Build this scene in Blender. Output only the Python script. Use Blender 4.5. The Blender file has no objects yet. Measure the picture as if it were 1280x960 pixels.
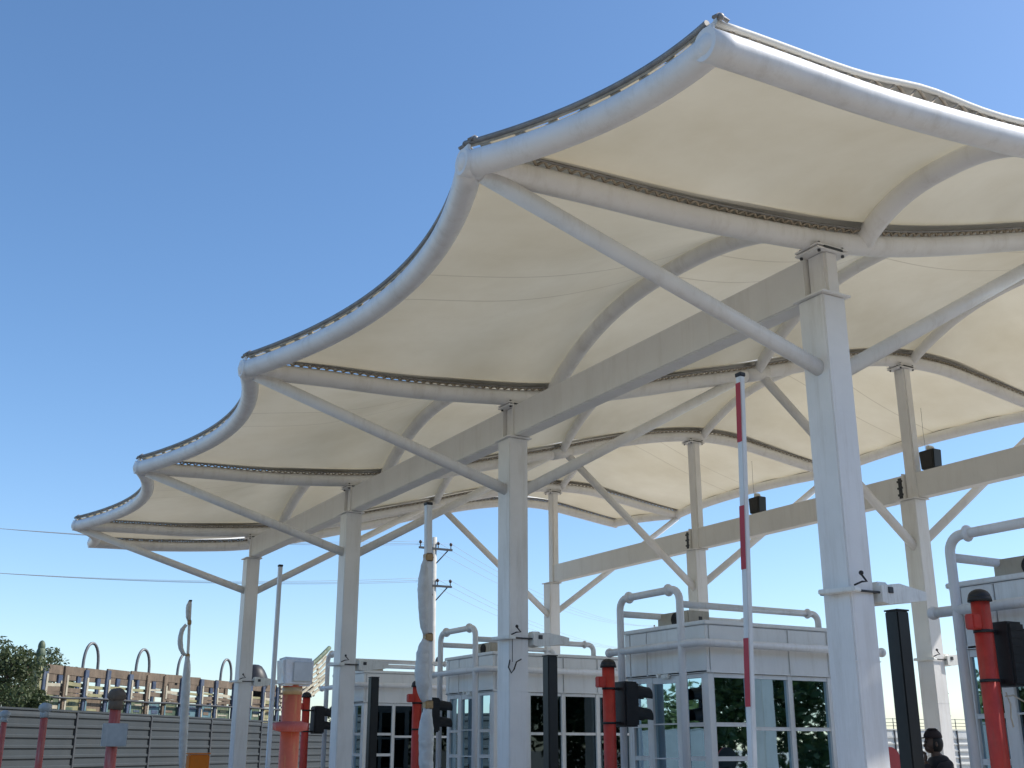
import bpy, bmesh, math, random
from mathutils import Vector, Matrix
random.seed(7)
R = math.radians
scene = bpy.context.scene
C = scene.collection

# ------------------------------------------------------------------ materials
def mat(name, col, rough=.6, metal=0, var=.0, scale=3., bump=0., spec=.5, dirt=None, dirt_amt=.0, coord='Object', bscale=None):
    m = bpy.data.materials.new(name); m.use_nodes = True
    nt = m.node_tree; N = nt.nodes; L = nt.links
    b = N['Principled BSDF']
    b.inputs['Roughness'].default_value = rough
    b.inputs['Metallic'].default_value = metal
    b.inputs['Specular IOR Level'].default_value = spec
    c = (*col, 1)
    b.inputs['Base Color'].default_value = c
    if var or dirt or bump:
        tc = N.new('ShaderNodeTexCoord')
        n1 = N.new('ShaderNodeTexNoise'); n1.inputs['Scale'].default_value = scale
        n1.inputs['Detail'].default_value = 8; n1.inputs['Roughness'].default_value = .62
        L.new(tc.outputs[coord], n1.inputs['Vector'])
        r = N.new('ShaderNodeValToRGB')
        r.color_ramp.elements[0].position = .3; r.color_ramp.elements[1].position = .72
        lo = tuple(max(0, x*(1-var)) for x in col); hi = tuple(min(1, x*(1+var*.6)) for x in col)
        r.color_ramp.elements[0].color = (*lo, 1); r.color_ramp.elements[1].color = (*hi, 1)
        L.new(n1.outputs['Fac'], r.inputs['Fac'])
        out = r.outputs['Color']
        if dirt:
            n2 = N.new('ShaderNodeTexNoise'); n2.inputs['Scale'].default_value = scale*2.3; n2.inputs['Detail'].default_value = 10
            n2.inputs['Roughness'].default_value = .75
            mp = N.new('ShaderNodeMapping'); mp.inputs['Scale'].default_value = (1.3, 1.3, .14); mp.inputs['Location'].default_value = (3, 7, 1)
            L.new(tc.outputs[coord], mp.inputs['Vector']); L.new(mp.outputs[0], n2.inputs['Vector'])
            r2 = N.new('ShaderNodeValToRGB'); r2.color_ramp.elements[0].position = .5; r2.color_ramp.elements[1].position = .78
            r2.color_ramp.elements[0].color = (0, 0, 0, 1); r2.color_ramp.elements[1].color = (dirt_amt,)*3+(1,)
            L.new(n2.outputs['Fac'], r2.inputs['Fac'])
            mx = N.new('ShaderNodeMix'); mx.data_type = 'RGBA'
            L.new(r2.outputs['Color'], mx.inputs['Factor']); L.new(out, mx.inputs['A']); mx.inputs['B'].default_value = (*dirt, 1)
            out = mx.outputs['Result']
        L.new(out, b.inputs['Base Color'])
        if bump:
            bn = N.new('ShaderNodeTexNoise'); bn.inputs['Scale'].default_value = bscale or scale*6; bn.inputs['Detail'].default_value = 6
            L.new(tc.outputs[coord], bn.inputs['Vector'])
            bp = N.new('ShaderNodeBump'); bp.inputs['Strength'].default_value = bump; bp.inputs['Distance'].default_value = .02
            L.new(bn.outputs['Fac'], bp.inputs['Height']); L.new(bp.outputs[0], b.inputs['Normal'])
    return m

M = {}
M['steel'] = mat('white_painted_steel', (.81, .80, .785), .42, var=.07, scale=2.2, dirt=(.42, .37, .30), dirt_amt=.45, bump=.12, bscale=9)
M['beam'] = mat('offwhite_painted_beam', (.78, .77, .745), .45, var=.06, scale=1.8, dirt=(.45, .40, .33), dirt_amt=.3, bump=.12, bscale=9)
M['pipe'] = mat('white_painted_pipe', (.74, .75, .77), .42, var=.08, scale=3, dirt=(.4, .37, .33), dirt_amt=.5, bump=.1, bscale=12)
M['booth'] = mat('booth_white_aluminium', (.78, .79, .79), .38, var=.06, scale=2, dirt=(.4, .37, .32), dirt_amt=.45, bump=.05)
M['gap'] = mat('dark_rubber_joint', (.03, .03, .032), .8)
M['lace'] = mat('weathered_lacing', (.44, .37, .28), .85, var=.45, scale=14)
M['lacelight'] = mat('webbing_strap', (.55, .49, .38), .85, var=.3, scale=10)
M['railc'] = mat('galvanised_cable', (.26, .25, .24), .5, metal=.3, var=.3, scale=9)
M['flap'] = mat('cover_flap_fabric', (.74, .72, .66), .7, var=.06, scale=3)
M['black'] = mat('black_powder_coat', (.012, .014, .014), .42, var=.3, scale=5)
M['blackp'] = mat('black_plastic', (.018, .018, .02), .5, var=.3, scale=7)
M['red'] = mat('red_paint', (.58, .045, .028), .5, var=.25, scale=6, dirt=(.30, .10, .07), dirt_amt=.8)
M['redfade'] = mat('faded_red_paint', (.50, .10, .075), .6, var=.3, scale=6, dirt=(.6, .5, .45), dirt_amt=.6)
M['orangered'] = mat('orange_red_paint', (.66, .13, .055), .5, var=.2, scale=9, dirt=(.72, .45, .12), dirt_amt=.9)
M['band'] = mat('red_band_tape', (.45, .03, .045), .5, var=.12, scale=8)
M['armwhite'] = mat('white_boom_paint', (.72, .73, .72), .4, var=.06, scale=6, dirt=(.4, .36, .3), dirt_amt=.5)
M['plastic'] = mat('cloudy_plastic_wrap', (.60, .60, .58), .3, var=.15, scale=9, bump=.9, bscale=14)
M['tape'] = mat('brown_packing_tape', (.42, .27, .12), .4, var=.2, scale=12)
M['ac'] = mat('beige_sheet_metal', (.42, .39, .33), .5, var=.15, scale=5, dirt=(.2, .17, .12), dirt_amt=.7)
M['lampbody'] = mat('offwhite_lamp_housing', (.78, .79, .76), .45, var=.12, scale=9, dirt=(.4, .36, .3), dirt_amt=.7)
M['fence'] = mat('grey_corrugated_steel', (.034, .043, .049), .85, var=.14, scale=1.2, dirt=(.06, .058, .052), dirt_amt=.5)
M['fencew'] = mat('pale_slatted_fence_paint', (.62, .62, .58), .6, var=.1, scale=1.5, dirt=(.4, .35, .3), dirt_amt=.4)
M['fenceg'] = mat('grey_slatted_fence_paint', (.13, .155, .17), .7, var=.15, scale=1.5)
M['wood'] = mat('brown_timber', (.155, .115, .08), .8, var=.35, scale=3, dirt=(.32, .24, .17), dirt_amt=.8)
M['woodpale'] = mat('cream_painted_timber', (.44, .40, .30), .75, var=.3, scale=5, dirt=(.2, .13, .08), dirt_amt=.8)
M['tblue'] = mat('blue_painted_timber', (.05, .075, .13), .6, var=.35, scale=5, dirt=(.3, .28, .2), dirt_amt=.6)
M['tblue2'] = mat('turquoise_painted_timber', (.10, .19, .22), .6, var=.3, scale=5, dirt=(.3, .28, .2), dirt_amt=.6)
M['tyellow'] = mat('yellow_painted_timber', (.27, .25, .13), .65, var=.3, scale=4, dirt=(.2, .25, .15), dirt_amt=.8)
M['tgreen'] = mat('green_painted_timber', (.07, .11, .07), .65, var=.4, scale=4, dirt=(.5, .45, .25), dirt_amt=.7)
M['maroon'] = mat('maroon_cab_paint', (.13, .03, .03), .4, var=.2, scale=3)
M['tyre'] = mat('tyre_rubber', (.02, .02, .02), .85)
M['bark'] = mat('bark', (.11, .08, .055), .9, var=.4, scale=8, bump=.6)
M['concpole'] = mat('pale_concrete_pole', (.50, .48, .43), .8, var=.15, scale=4)
M['iron'] = mat('dark_galvanised_iron', (.06, .065, .07), .6, metal=.3, var=.2, scale=6)
M['wire'] = mat('aluminium_conductor', (.30, .33, .37), .6)
M['hoop'] = mat('grey_bent_pipe', (.16, .165, .17), .5, metal=.3, var=.2, scale=6)
M['orange'] = mat('orange_plastic', (.75, .20, .01), .45, var=.1, scale=6)
M['desk'] = mat('grey_laminate', (.20, .21, .23), .5, var=.1)
M['asphalt'] = mat('worn_asphalt', (.21, .20, .185), .9, var=.25, scale=.9, bump=.3, bscale=60)
M['kerb'] = mat('island_concrete', (.42, .40, .37), .85, var=.18, scale=2, bump=.25, bscale=25)
M['ground'] = mat('dusty_ground', (.34, .295, .235), .95, var=.2, scale=.12, bump=.3, bscale=8)
M['paint'] = mat('road_marking_paint', (.62, .62, .58), .7, var=.2, scale=6)
M['skin'] = mat('skin', (.09, .05, .035), .55, var=.1, scale=12)
M['darkcloth'] = mat('dark_jacket_cloth', (.018, .018, .026), .9, var=.25, scale=10)
M['cap'] = mat('dark_cap_cloth', (.022, .014, .016), .9, var=.2, scale=20)
M['hair'] = mat('black_hair', (.008, .007, .007), .7)
M['trousers'] = mat('grey_trousers', (.05, .05, .06), .9, var=.2, scale=10)
M['redcloth'] = mat('red_sign_face', (.55, .05, .06), .5, var=.1, scale=6)
M['whitesign'] = mat('grey_white_board', (.42, .44, .43), .6, var=.25, scale=6, dirt=(.6, .6, .55), dirt_amt=.8)
M['lens_r'] = mat('unlit_red_lens', (.06, .008, .006), .2)
M['lens_g'] = mat('unlit_green_lens', (.01, .05, .03), .2)
M['spec'] = mat('insulator_brown', (.05, .03, .025), .3)

def leafmat(name, a, b):
    m = bpy.data.materials.new(name); m.use_nodes = True
    nt = m.node_tree; N = nt.nodes; L = nt.links; bs = N['Principled BSDF']
    bs.inputs['Roughness'].default_value = .6
    tc = N.new('ShaderNodeTexCoord'); n = N.new('ShaderNodeTexNoise'); n.inputs['Scale'].default_value = 1.7; n.inputs['Detail'].default_value = 6
    r = N.new('ShaderNodeValToRGB'); r.color_ramp.elements[0].position = .35; r.color_ramp.elements[1].position = .68
    r.color_ramp.elements[0].color = (*a, 1); r.color_ramp.elements[1].color = (*b, 1)
    L.new(tc.outputs['Object'], n.inputs['Vector']); L.new(n.outputs['Fac'], r.inputs['Fac']); L.new(r.outputs['Color'], bs.inputs['Base Color'])
    tr = N.new('ShaderNodeBsdfTranslucent'); L.new(r.outputs['Color'], tr.inputs['Color'])
    mx = N.new('ShaderNodeMixShader'); mx.inputs[0].default_value = .3
    L.new(bs.outputs[0], mx.inputs[1]); L.new(tr.outputs[0], mx.inputs[2]); L.new(mx.outputs[0], N['Material Output'].inputs['Surface'])
    return m
M['leaf'] = leafmat('tree_leaves', (.035, .06, .022), (.11, .135, .06))
M['leaf2'] = leafmat('dark_tree_leaves', (.03, .065, .02), (.085, .13, .035))

def glassmat():
    m = bpy.data.materials.new('tinted_window_glass'); m.use_nodes = True
    nt = m.node_tree; N = nt.nodes; L = nt.links
    N.remove(N['Principled BSDF'])
    tr = N.new('ShaderNodeBsdfTransparent'); tr.inputs['Color'].default_value = (.022, .034, .038, 1)
    gl = N.new('ShaderNodeBsdfGlossy'); gl.inputs['Roughness'].default_value = .015; gl.inputs['Color'].default_value = (.42, .58, .68, 1)
    tc = N.new('ShaderNodeTexCoord'); n = N.new('ShaderNodeTexNoise'); n.inputs['Scale'].default_value = 1.6
    bp = N.new('ShaderNodeBump'); bp.inputs['Strength'].default_value = .05; bp.inputs['Distance'].default_value = .02
    L.new(tc.outputs['Object'], n.inputs['Vector']); L.new(n.outputs['Fac'], bp.inputs['Height']); L.new(bp.outputs[0], gl.inputs['Normal'])
    fr = N.new('ShaderNodeFresnel'); fr.inputs['IOR'].default_value = 1.62
    mx = N.new('ShaderNodeMixShader'); L.new(fr.outputs[0], mx.inputs[0]); L.new(tr.outputs[0], mx.inputs[1]); L.new(gl.outputs[0], mx.inputs[2])
    L.new(mx.outputs[0], N['Material Output'].inputs['Surface'])
    return m
M['glass'] = glassmat()

def membranemat():
    m = bpy.data.materials.new('cream_tensile_membrane'); m.use_nodes = True
    nt = m.node_tree; N = nt.nodes; L = nt.links; bs = N['Principled BSDF']
    bs.inputs['Roughness'].default_value = .42
    bs.inputs['Specular IOR Level'].default_value = .35
    tc = N.new('ShaderNodeTexCoord')
    n = N.new('ShaderNodeTexNoise'); n.inputs['Scale'].default_value = .55; n.inputs['Detail'].default_value = 7; n.inputs['Roughness'].default_value = .6
    L.new(tc.outputs['Object'], n.inputs['Vector'])
    r = N.new('ShaderNodeValToRGB'); r.color_ramp.elements[0].position = .3; r.color_ramp.elements[1].position = .75
    r.color_ramp.elements[0].color = (.64, .59, .475, 1); r.color_ramp.elements[1].color = (.83, .80, .71, 1)  # broad mottling puts patchy light, along with stains, into the cloth colour
    L.new(n.outputs['Fac'], r.inputs['Fac'])
    # welded seams: the strips of cloth meet along lines stored in a vertex attribute (distance to seam)
    at = N.new('ShaderNodeUVMap'); at.uv_map = 'seam'
    sp = N.new('ShaderNodeSeparateXYZ'); L.new(at.outputs[0], sp.inputs[0])
    def line(sock, w):
        a = N.new('ShaderNodeMath'); a.operation = 'FRACT'; L.new(sock, a.inputs[0])
        b = N.new('ShaderNodeMath'); b.operation = 'LESS_THAN'; L.new(a.outputs[0], b.inputs[0]); b.inputs[1].default_value = w
        return b.outputs[0]
    l1 = line(sp.outputs[0], .032)
    mxm = N.new('ShaderNodeMath'); mxm.operation = 'MAXIMUM'; L.new(l1, mxm.inputs[0]); mxm.inputs[1].default_value = 0
    sc = N.new('ShaderNodeMath'); sc.operation = 'MULTIPLY'; L.new(mxm.outputs[0], sc.inputs[0]); sc.inputs[1].default_value = .40
    mx = N.new('ShaderNodeMix'); mx.data_type = 'RGBA'; L.new(sc.outputs[0], mx.inputs['Factor']); L.new(r.outputs['Color'], mx.inputs['A']); mx.inputs['B'].default_value = (.30, .25, .18, 1)
    L.new(mx.outputs['Result'], bs.inputs['Base Color'])
    tr = N.new('ShaderNodeBsdfTranslucent')
    tm = N.new('ShaderNodeMix'); tm.data_type = 'RGBA'; tm.blend_type = 'MULTIPLY'; tm.inputs['Factor'].default_value = 1
    L.new(mx.outputs['Result'], tm.inputs['A']); tm.inputs['B'].default_value = (1, .93, .77, 1)
    L.new(tm.outputs['Result'], tr.inputs['Color'])
    bn = N.new('ShaderNodeTexNoise'); bn.inputs['Scale'].default_value = .9; bn.inputs['Detail'].default_value = 3
    L.new(tc.outputs['Object'], bn.inputs['Vector'])
    bp = N.new('ShaderNodeBump'); bp.inputs['Strength'].default_value = .35; bp.inputs['Distance'].default_value = .08
    L.new(bn.outputs['Fac'], bp.inputs['Height']); L.new(bp.outputs[0], bs.inputs['Normal'])
    ms = N.new('ShaderNodeMixShader'); ms.inputs[0].default_value = TRANSLUC
    L.new(bs.outputs[0], ms.inputs[1]); L.new(tr.outputs[0], ms.inputs[2]); L.new(ms.outputs[0], N['Material Output'].inputs['Surface'])
    return m
TRANSLUC = .20
M['membrane'] = membranemat()

# ------------------------------------------------------------------ mesh helpers
class MB:
    def __init__(s, o=(0, 0, 0)):
        s.b = bmesh.new(); s.o = Vector(o)
    def box(s, c, d, rot=None, bev=0, taper=None):
        r = bmesh.ops.create_cube(s.b, size=1)
        vs = r['verts']
        for v in vs:
            p = Vector((v.co.x*d[0], v.co.y*d[1], v.co.z*d[2]))
            if taper and v.co.z > 0: p.x *= taper[0]; p.y *= taper[1]
            if rot is not None: p = rot @ p
            v.co = p + Vector(c) - s.o
        if bev:
            es = list({e for v in vs for e in v.link_edges})
            bmesh.ops.bevel(s.b, geom=es, offset=bev, segments=2, affect='EDGES')
        return s
    def cyl(s, a, b, r0, r1=None, seg=16, caps=True):
        a = Vector(a)-s.o; b = Vector(b)-s.o; r1 = r0 if r1 is None else r1
        d = (b-a); q = d.to_track_quat('Z', 'Y').to_matrix()
        A = []; B = []
        for i in range(seg):
            t = 2*math.pi*i/seg; e = Vector((math.cos(t), math.sin(t), 0))
            A.append(s.b.verts.new(a+q@(e*r0))); B.append(s.b.verts.new(b+q@(e*r1)))
        for i in range(seg):
            j = (i+1) % seg; f = s.b.faces.new((A[i], A[j], B[j], B[i])); f.smooth = True
        if caps:
            s.b.faces.new(A[::-1]); s.b.faces.new(B)
        return s
    def tube(s, pts, r, seg=14, caps=True):
        P = [Vector(p)-s.o for p in pts]; n = len(P)
        rr = r if isinstance(r, (list, tuple)) else [r]*n
        T = [((P[min(i+1, n-1)]-P[max(i-1, 0)]).normalized()) for i in range(n)]
        up = Vector((0, 0, 1)) if abs(T[0].z) < .9 else Vector((1, 0, 0))
        x = T[0].cross(up).normalized(); rings = []
        for i in range(n):
            x = (x - T[i]*x.dot(T[i])).normalized(); y = T[i].cross(x)
            rings.append([s.b.verts.new(P[i]+(x*math.cos(2*math.pi*k/seg)+y*math.sin(2*math.pi*k/seg))*rr[i]) for k in range(seg)])
        for i in range(n-1):
            for k in range(seg):
                j = (k+1) % seg
                f = s.b.faces.new((rings[i][k], rings[i][j], rings[i+1][j], rings[i+1][k])); f.smooth = True
        if caps:
            s.b.faces.new(rings[0][::-1]); s.b.faces.new(rings[-1])
        return s
    def sph(s, c, r, sc=(1, 1, 1), u=16, v=10, rot=None):
        res = bmesh.ops.create_uvsphere(s.b, u_segments=u, v_segments=v, radius=r)
        for w in res['verts']:
            p = Vector((w.co.x*sc[0], w.co.y*sc[1], w.co.z*sc[2]))
            if rot is not None: p = rot @ p
            w.co = p + Vector(c) - s.o
            for f in w.link_faces: f.smooth = True
        return s
    def poly(s, pts):
        vs = [s.b.verts.new(Vector(p)-s.o) for p in pts]; s.b.faces.new(vs); return s
    def prism(s, pts, d):
        d = Vector(d); A = [s.b.verts.new(Vector(p)-s.o) for p in pts]; B = [s.b.verts.new(Vector(p)+d-s.o) for p in pts]
        n = len(A); s.b.faces.new(A[::-1]); s.b.faces.new(B)
        for i in range(n):
            j = (i+1) % n; s.b.faces.new((A[i], A[j], B[j], B[i]))
        return s
    def build(s, name, m, parent=None, norm=True):
        if norm: bmesh.ops.recalc_face_normals(s.b, faces=s.b.faces)
        me = bpy.data.meshes.new(name); s.b.to_mesh(me); s.b.free()
        for mm in (m if isinstance(m, list) else [m]): me.materials.append(mm)
        o = bpy.data.objects.new(name, me); C.objects.link(o)
        if parent is not None: o.parent = parent
        return o

def empty(name, loc, label, cat, group=None, rz=0):
    o = bpy.data.objects.new(name, None); C.objects.link(o); o.location = loc; o.rotation_euler = (0, 0, rz)
    o.empty_display_size = .2
    o['label'] = label; o['category'] = cat
    if group: o['group'] = group
    return o
def tag(o, label, cat, group=None):
    o['label'] = label; o['category'] = cat
    if group: o['group'] = group
    return o
def struct(o): o['kind'] = 'structure'; return o
def kids(o): return [c for c in list(bpy.data.objects) if c.parent == o]
def dup(o, parent=None):
    c = o.copy(); C.objects.link(c); c.parent = parent
    for k in kids(o): dup(k, c)
    return c
def copy_thing(root, loc, label, rz=None):
    c = dup(root); c.location = loc; c['label'] = label
    if rz is not None: c.rotation_euler = (0, 0, rz)
    return c

# ------------------------------------------------------------------ world, sun, camera
SUN = Vector((1, -.40, 1.14)).normalized()
w = bpy.data.worlds.new('World'); scene.world = w; w.use_nodes = True
nt = w.node_tree; bg = nt.nodes['Background']
sky = nt.nodes.new('ShaderNodeTexSky'); sky.sky_type = 'NISHITA'; sky.sun_disc = False
sky.sun_elevation = math.asin(SUN.z); sky.sun_rotation = math.atan2(SUN.x, SUN.y)
sky.altitude = 900; sky.air_density = 1.0; sky.dust_density = 1.5; sky.ozone_density = 2.6
hs = nt.nodes.new('ShaderNodeHueSaturation'); hs.inputs['Saturation'].default_value = 1.13; hs.inputs['Hue'].default_value = .4985
nt.links.new(sky.outputs[0], hs.inputs['Color']); nt.links.new(hs.outputs[0], bg.inputs['Color']); bg.inputs['Strength'].default_value = .15
sl = bpy.data.lights.new('sun', 'SUN'); sl.energy = 4.3; sl.angle = R(.55); sl.color = (1, .955, .88)
so = bpy.data.objects.new('sun', sl); C.objects.link(so); so.rotation_euler = SUN.to_track_quat('Z', 'Y').to_euler()
cd = bpy.data.cameras.new('camera'); cam = bpy.data.objects.new('camera', cd); C.objects.link(cam)
cd.sensor_width = 36; cd.lens = 36*1404.08/1280; cd.clip_end = 3000; cd.clip_start = .05
cam.location = (0, 0, 1.6)
cam.rotation_euler = (math.pi/2+.3141, 0, -.5211)
scene.camera = cam
scene.view_settings.view_transform = 'Standard'; scene.view_settings.look = 'None'; scene.view_settings.gamma = 1
scene.view_settings.exposure = .42
scene.render.engine = 'CYCLES'
scene.cycles.max_bounces = 10; scene.cycles.transparent_max_bounces = 16; scene.cycles.diffuse_bounces = 5

# ------------------------------------------------------------------ ground
YT = [6.04, 11.04, 16.04, 21.04]
g = MB(); g.poly([(-900, -900, -.012), (900, -900, -.012), (900, 900, -.012), (-900, 900, -.012)])
struct(g.build('ground', M['ground']))
g = MB(); g.poly([(-60, -1.5, -.004), (80, -1.5, -.004), (80, 24.6, -.004), (-60, 24.6, -.004)])
struct(g.build('road', M['asphalt']))
g = MB()
for y in (3.54, 8.54, 13.54, 18.54):
    for x0 in range(-50, 0, 6): g.box((x0+1.5, y+2.5, .0), (3, .12, .004))
for y in (8.54, 13.54, 18.54): g.box((1.2, y, .0), (.35, 3.0, .004))
struct(g.build('road_marking', M['paint']))
for y in YT:
    g = MB((6, y, 0))
    n = 10; pts = []
    for i in range(n+1):
        t = math.pi/2+math.pi*i/n; pts.append((1.6+.95*math.cos(t), y+.95*math.sin(t), 0))
    for i in range(n+1):
        t = -math.pi/2+math.pi*i/n; pts.append((17.5+.95*math.cos(t), y+.95*math.sin(t), 0))
    g.prism(pts, (0, 0, .16))
    o = g.build('traffic_island', M['kerb']); o.location = (6, y, 0); struct(o)

# ------------------------------------------------------------------ canopy
Xc, Xb, Xm = 6.39, 13.14, 10.2
PR = [(3.14, 5.38), (4, 5.42), (5, 5.45), (6, 5.53), (6.6, 5.60), (7.3, 5.73), (8.1, 5.93), (9.0, 6.18), (9.9, 6.42), (10.9, 6.72), (11.9, 6.98), (12.7, 7.14), (13.3, 7.21), (14.1, 7.22), (14.9, 7.13), (15.8, 7.01), (16.76, 6.90)]
def prof(x):
    if x <= PR[0][0]: return PR[0][1]
    if x >= PR[-1][0]: return PR[-1][1]
    for i in range(len(PR)-1):
        if PR[i][0] <= x <= PR[i+1][0]:
            p0 = PR[max(i-1, 0)]; p1 = PR[i]; p2 = PR[i+1]; p3 = PR[min(i+2, len(PR)-1)]
            t = (x-p1[0])/(p2[0]-p1[0]); h = p2[0]-p1[0]
            m1 = (p2[1]-p0[1])/(p2[0]-p0[0])*h; m2 = (p3[1]-p1[1])/(p3[0]-p1[0])*h
            return (2*t**3-3*t*t+1)*p1[1]+(t**3-2*t*t+t)*m1+(-2*t**3+3*t*t)*p2[1]+(t**3-t*t)*m2
LY = [4.2, 6.04, 11.04, 16.04, 21.04, 22.9]
NX = [3.74, 3.14, 3.14, 3.14, 3.14, 3.74]
FX = [16.10, 16.62, 16.62, 16.62, 16.62, 16.10]
BULF = [.10, .26, .26, .26, .10]
BUL = [.17, .52, .52, .52, .17]
def edgeN(i, t): return NX[i]+(NX[i+1]-NX[i])*t+BUL[i]*4*t*(1-t)
def edgeF(i, t): return FX[i]+(FX[i+1]-FX[i])*t-BULF[i]*4*t*(1-t)
AX = [6.86, 10.2, 13.35]
RISE = [.74, .86, .62]
def shape(t): return 1-abs(2*t-1)**2.5
def rise(x, xn, xf, sc):
    nodes = [(xn, 0.)]+[(a, r*sc) for a, r in zip(AX, RISE)]+[(xf, 0.)]
    for i in range(4):
        if nodes[i][0] <= x <= nodes[i+1][0]:
            s = (x-nodes[i][0])/(nodes[i+1][0]-nodes[i][0])
            v = nodes[i][1]+(nodes[i+1][1]-nodes[i][1])*s
            return v-(.20 if 0 < i < 3 else .10)*sc*math.sin(math.pi*s)
    return 0
canopy = empty('toll_canopy', (Xm, 13.54, 0), 'white steel toll plaza canopy with wavy cream fabric roof on eight columns', 'canopy')
CO = (Xm, 13.54, 0)
def cmb(): return MB(CO)
# membranes
for i in range(5):
    sc = .40 if i in (0, 4) else 1.
    y0, y1 = LY[i], LY[i+1]
    m = cmb(); nu = 120; nv = 44 if sc == 1 else 20
    uvl = m.b.loops.layers.uv.new('seam')
    G = []; S = {}
    g0 = .09
    for jv in range(nv+1):
        t = jv/nv; row = []
        yy = y0+g0+(y1-y0-2*g0)*t; tt = (yy-y0)/(y1-y0)
        xn = edgeN(i, tt)-.04; xf = edgeF(i, tt)+.04
        for ju in range(nu+1):
            u = ju/nu; x = xn+(xf-xn)*u
            sh = shape(tt)
            pz = prof(x)
            z = pz+.108-.013*sh*max(0, min(1, (min(x-xn, xf-x))/1.5))+rise(x, xn, xf, sc)*sh
            ed_ = min(t, 1-t)*(y1-y0); ex_ = min(x-xn, xf-x)
            z += .004*math.exp(-ed_/.35)*min(1, ed_/.1)*math.sin(x*8.3+1.7*math.sin(x*2.1+i))*min(1, ex_/.4)
            z += .012*math.exp(-ex_/.5)*math.sin(yy*6.7+i)*min(1, ed_/.3)
            z += .010*math.sin(x*1.9+yy*2.7+i)*math.sin(yy*1.3-x*.7)*min(1, ed_/.5)*min(1, ex_/.5)
            v = m.b.verts.new(Vector((x, yy, z))-m.o); row.append(v)
            # seam coordinates
            a = (yy-(y0+y1)/2)/.66+.5
            d = min(abs(abs(x-AX[0])-.30), abs(abs(x-AX[1])-.30), abs(abs(x-AX[2])-.30))
            S[v] = (a+50 if sc == 1 and abs(a-.5) < 1.2 else .5, min(d*.9, .9))
        G.append(row)
    for jv in range(nv):
        for ju in range(nu):
            f = m.b.faces.new((G[jv][ju], G[jv][ju+1], G[jv+1][ju+1], G[jv+1][ju])); f.smooth = True
            for lp in f.loops: lp[uvl].uv = S[lp.vert]
    m.build('roof_membrane', M['membrane'], canopy)
    # zig-zag lacing between membrane edge and the two tubes plus the outer edges
    for side, yt in ((1, y0), (-1, y1)):
        tt = g0/(y1-y0) if side == 1 else 1-g0/(y1-y0)
        xa = edgeN(i, tt); xb_ = edgeF(i, tt)
        z_ = cmb(); n = int((xb_-xa)/.048)
        last = None
        for k in range(n+1):
            x = xa+(xb_-xa)*k/n
            if k % 2 == 0: p = Vector((x, yt+side*(g0-.005), prof(x)+.105))
            else: p = Vector((x, yt+side*.05, prof(x)+.082))
            if last is not None: z_.tube([last, p], .011, seg=5)
            last = p
        z_.build('lacing', M['lace'], canopy)
        c_ = cmb(); c_.tube([(xa+(xb_-xa)*k/60, yt+side*g0, prof(xa+(xb_-xa)*k/60)+.106) for k in range(61)], .010, seg=6)
        c_.build('edge_cable', M['railc'], canopy)
    for fn, zz, zs in ((edgeN, None, -1), (edgeF, None, 1)):
        n = 60; pts = []; lo = []
        for k in range(n+1):
            t = k/n; x = fn(i, t); y = y0+(y1-y0)*t
            z = prof(x) if zz is None else zz
            pts.append((x+.04*zs, y, z+(.148 if zs < 0 else .11))); lo.append((x+.01*zs, y, z+.085))
        cab = cmb(); cab.tube(pts, .02, seg=8); cab.build('edge_cable', M['railc'], canopy)
        z_ = cmb(); m_ = int((y1-y0)/.22)
        for k in range(m_):
            t = (k+.5)/m_; q = t*n; a = int(q); fr = q-a
            P = Vector(pts[a]).lerp(Vector(pts[min(a+1, n)]), fr); Q = Vector(lo[a]).lerp(Vector(lo[min(a+1, n)]), fr)
            dirv = (Vector(pts[min(a+1, n)])-Vector(pts[a])).normalized()
            up = (P-Q).normalized(); sd = up.cross(dirv)
            rm = Matrix((dirv, sd, up)).transposed()
            if zs < 0: z_.box((P+Q)/2, (.075, .014, (P-Q).length), rot=rm)
        if zs < 0: z_.build('lacing', M['lace'], canopy)
        hem = cmb()   # the rope-stiffened hem of the fabric
        for k in range(n):
            P0, P1, Q0, Q1 = Vector(pts[k]), Vector(pts[k+1]), Vector(pts[k])+Vector((.0, 0, -.038)), Vector(pts[k+1])+Vector((0, 0, -.038))
            hem.prism([P0, P1, Q1, Q0], (-.006*zs, 0, 0))
        hem.build('hem', M['lace'], canopy)
# end lines (T0 and T5) hem cable on the outer side
for y, s_ in ((LY[0], -1), (LY[-1], 1)):
    hump = lambda x: .05*math.exp(-((x-5.5)/.42)**2) if s_ < 0 else 0
    pts = [(x, y+s_*.02, prof(x)+.155+hump(x)) for x in [3.74+(16.10-3.74)*k/80 for k in range(81)]]
    c_ = cmb(); c_.tube(pts, .022, seg=8); c_.build('edge_cable', M['flap'], canopy)
    z_ = cmb()
    z_.tube([(3.84+k*.1, y+s_*.01, prof(3.84+k*.1)+(.09 if k % 2 else .155+hump(3.84+k*.1))) for k in range(124)], .012, seg=5)
    z_.build('lacing', M['lace'], canopy)
    # fabric tucked over the end tube
    f_ = cmb(); prev = None
    for k in range(81):
        x = 3.74+(16.10-3.74)*k/80
        cur = (f_.b.verts.new(Vector((x, y-s_*.105, prof(x)+.13))-f_.o), f_.b.verts.new(Vector((x, y+s_*.02, prof(x)+.165+hump(x)))-f_.o))
        if prev: ff = f_.b.faces.new((prev[0], cur[0], cur[1], prev[1])); ff.smooth = True
        prev = cur
    f_.build('cover_flap', M['flap'], canopy)
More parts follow.
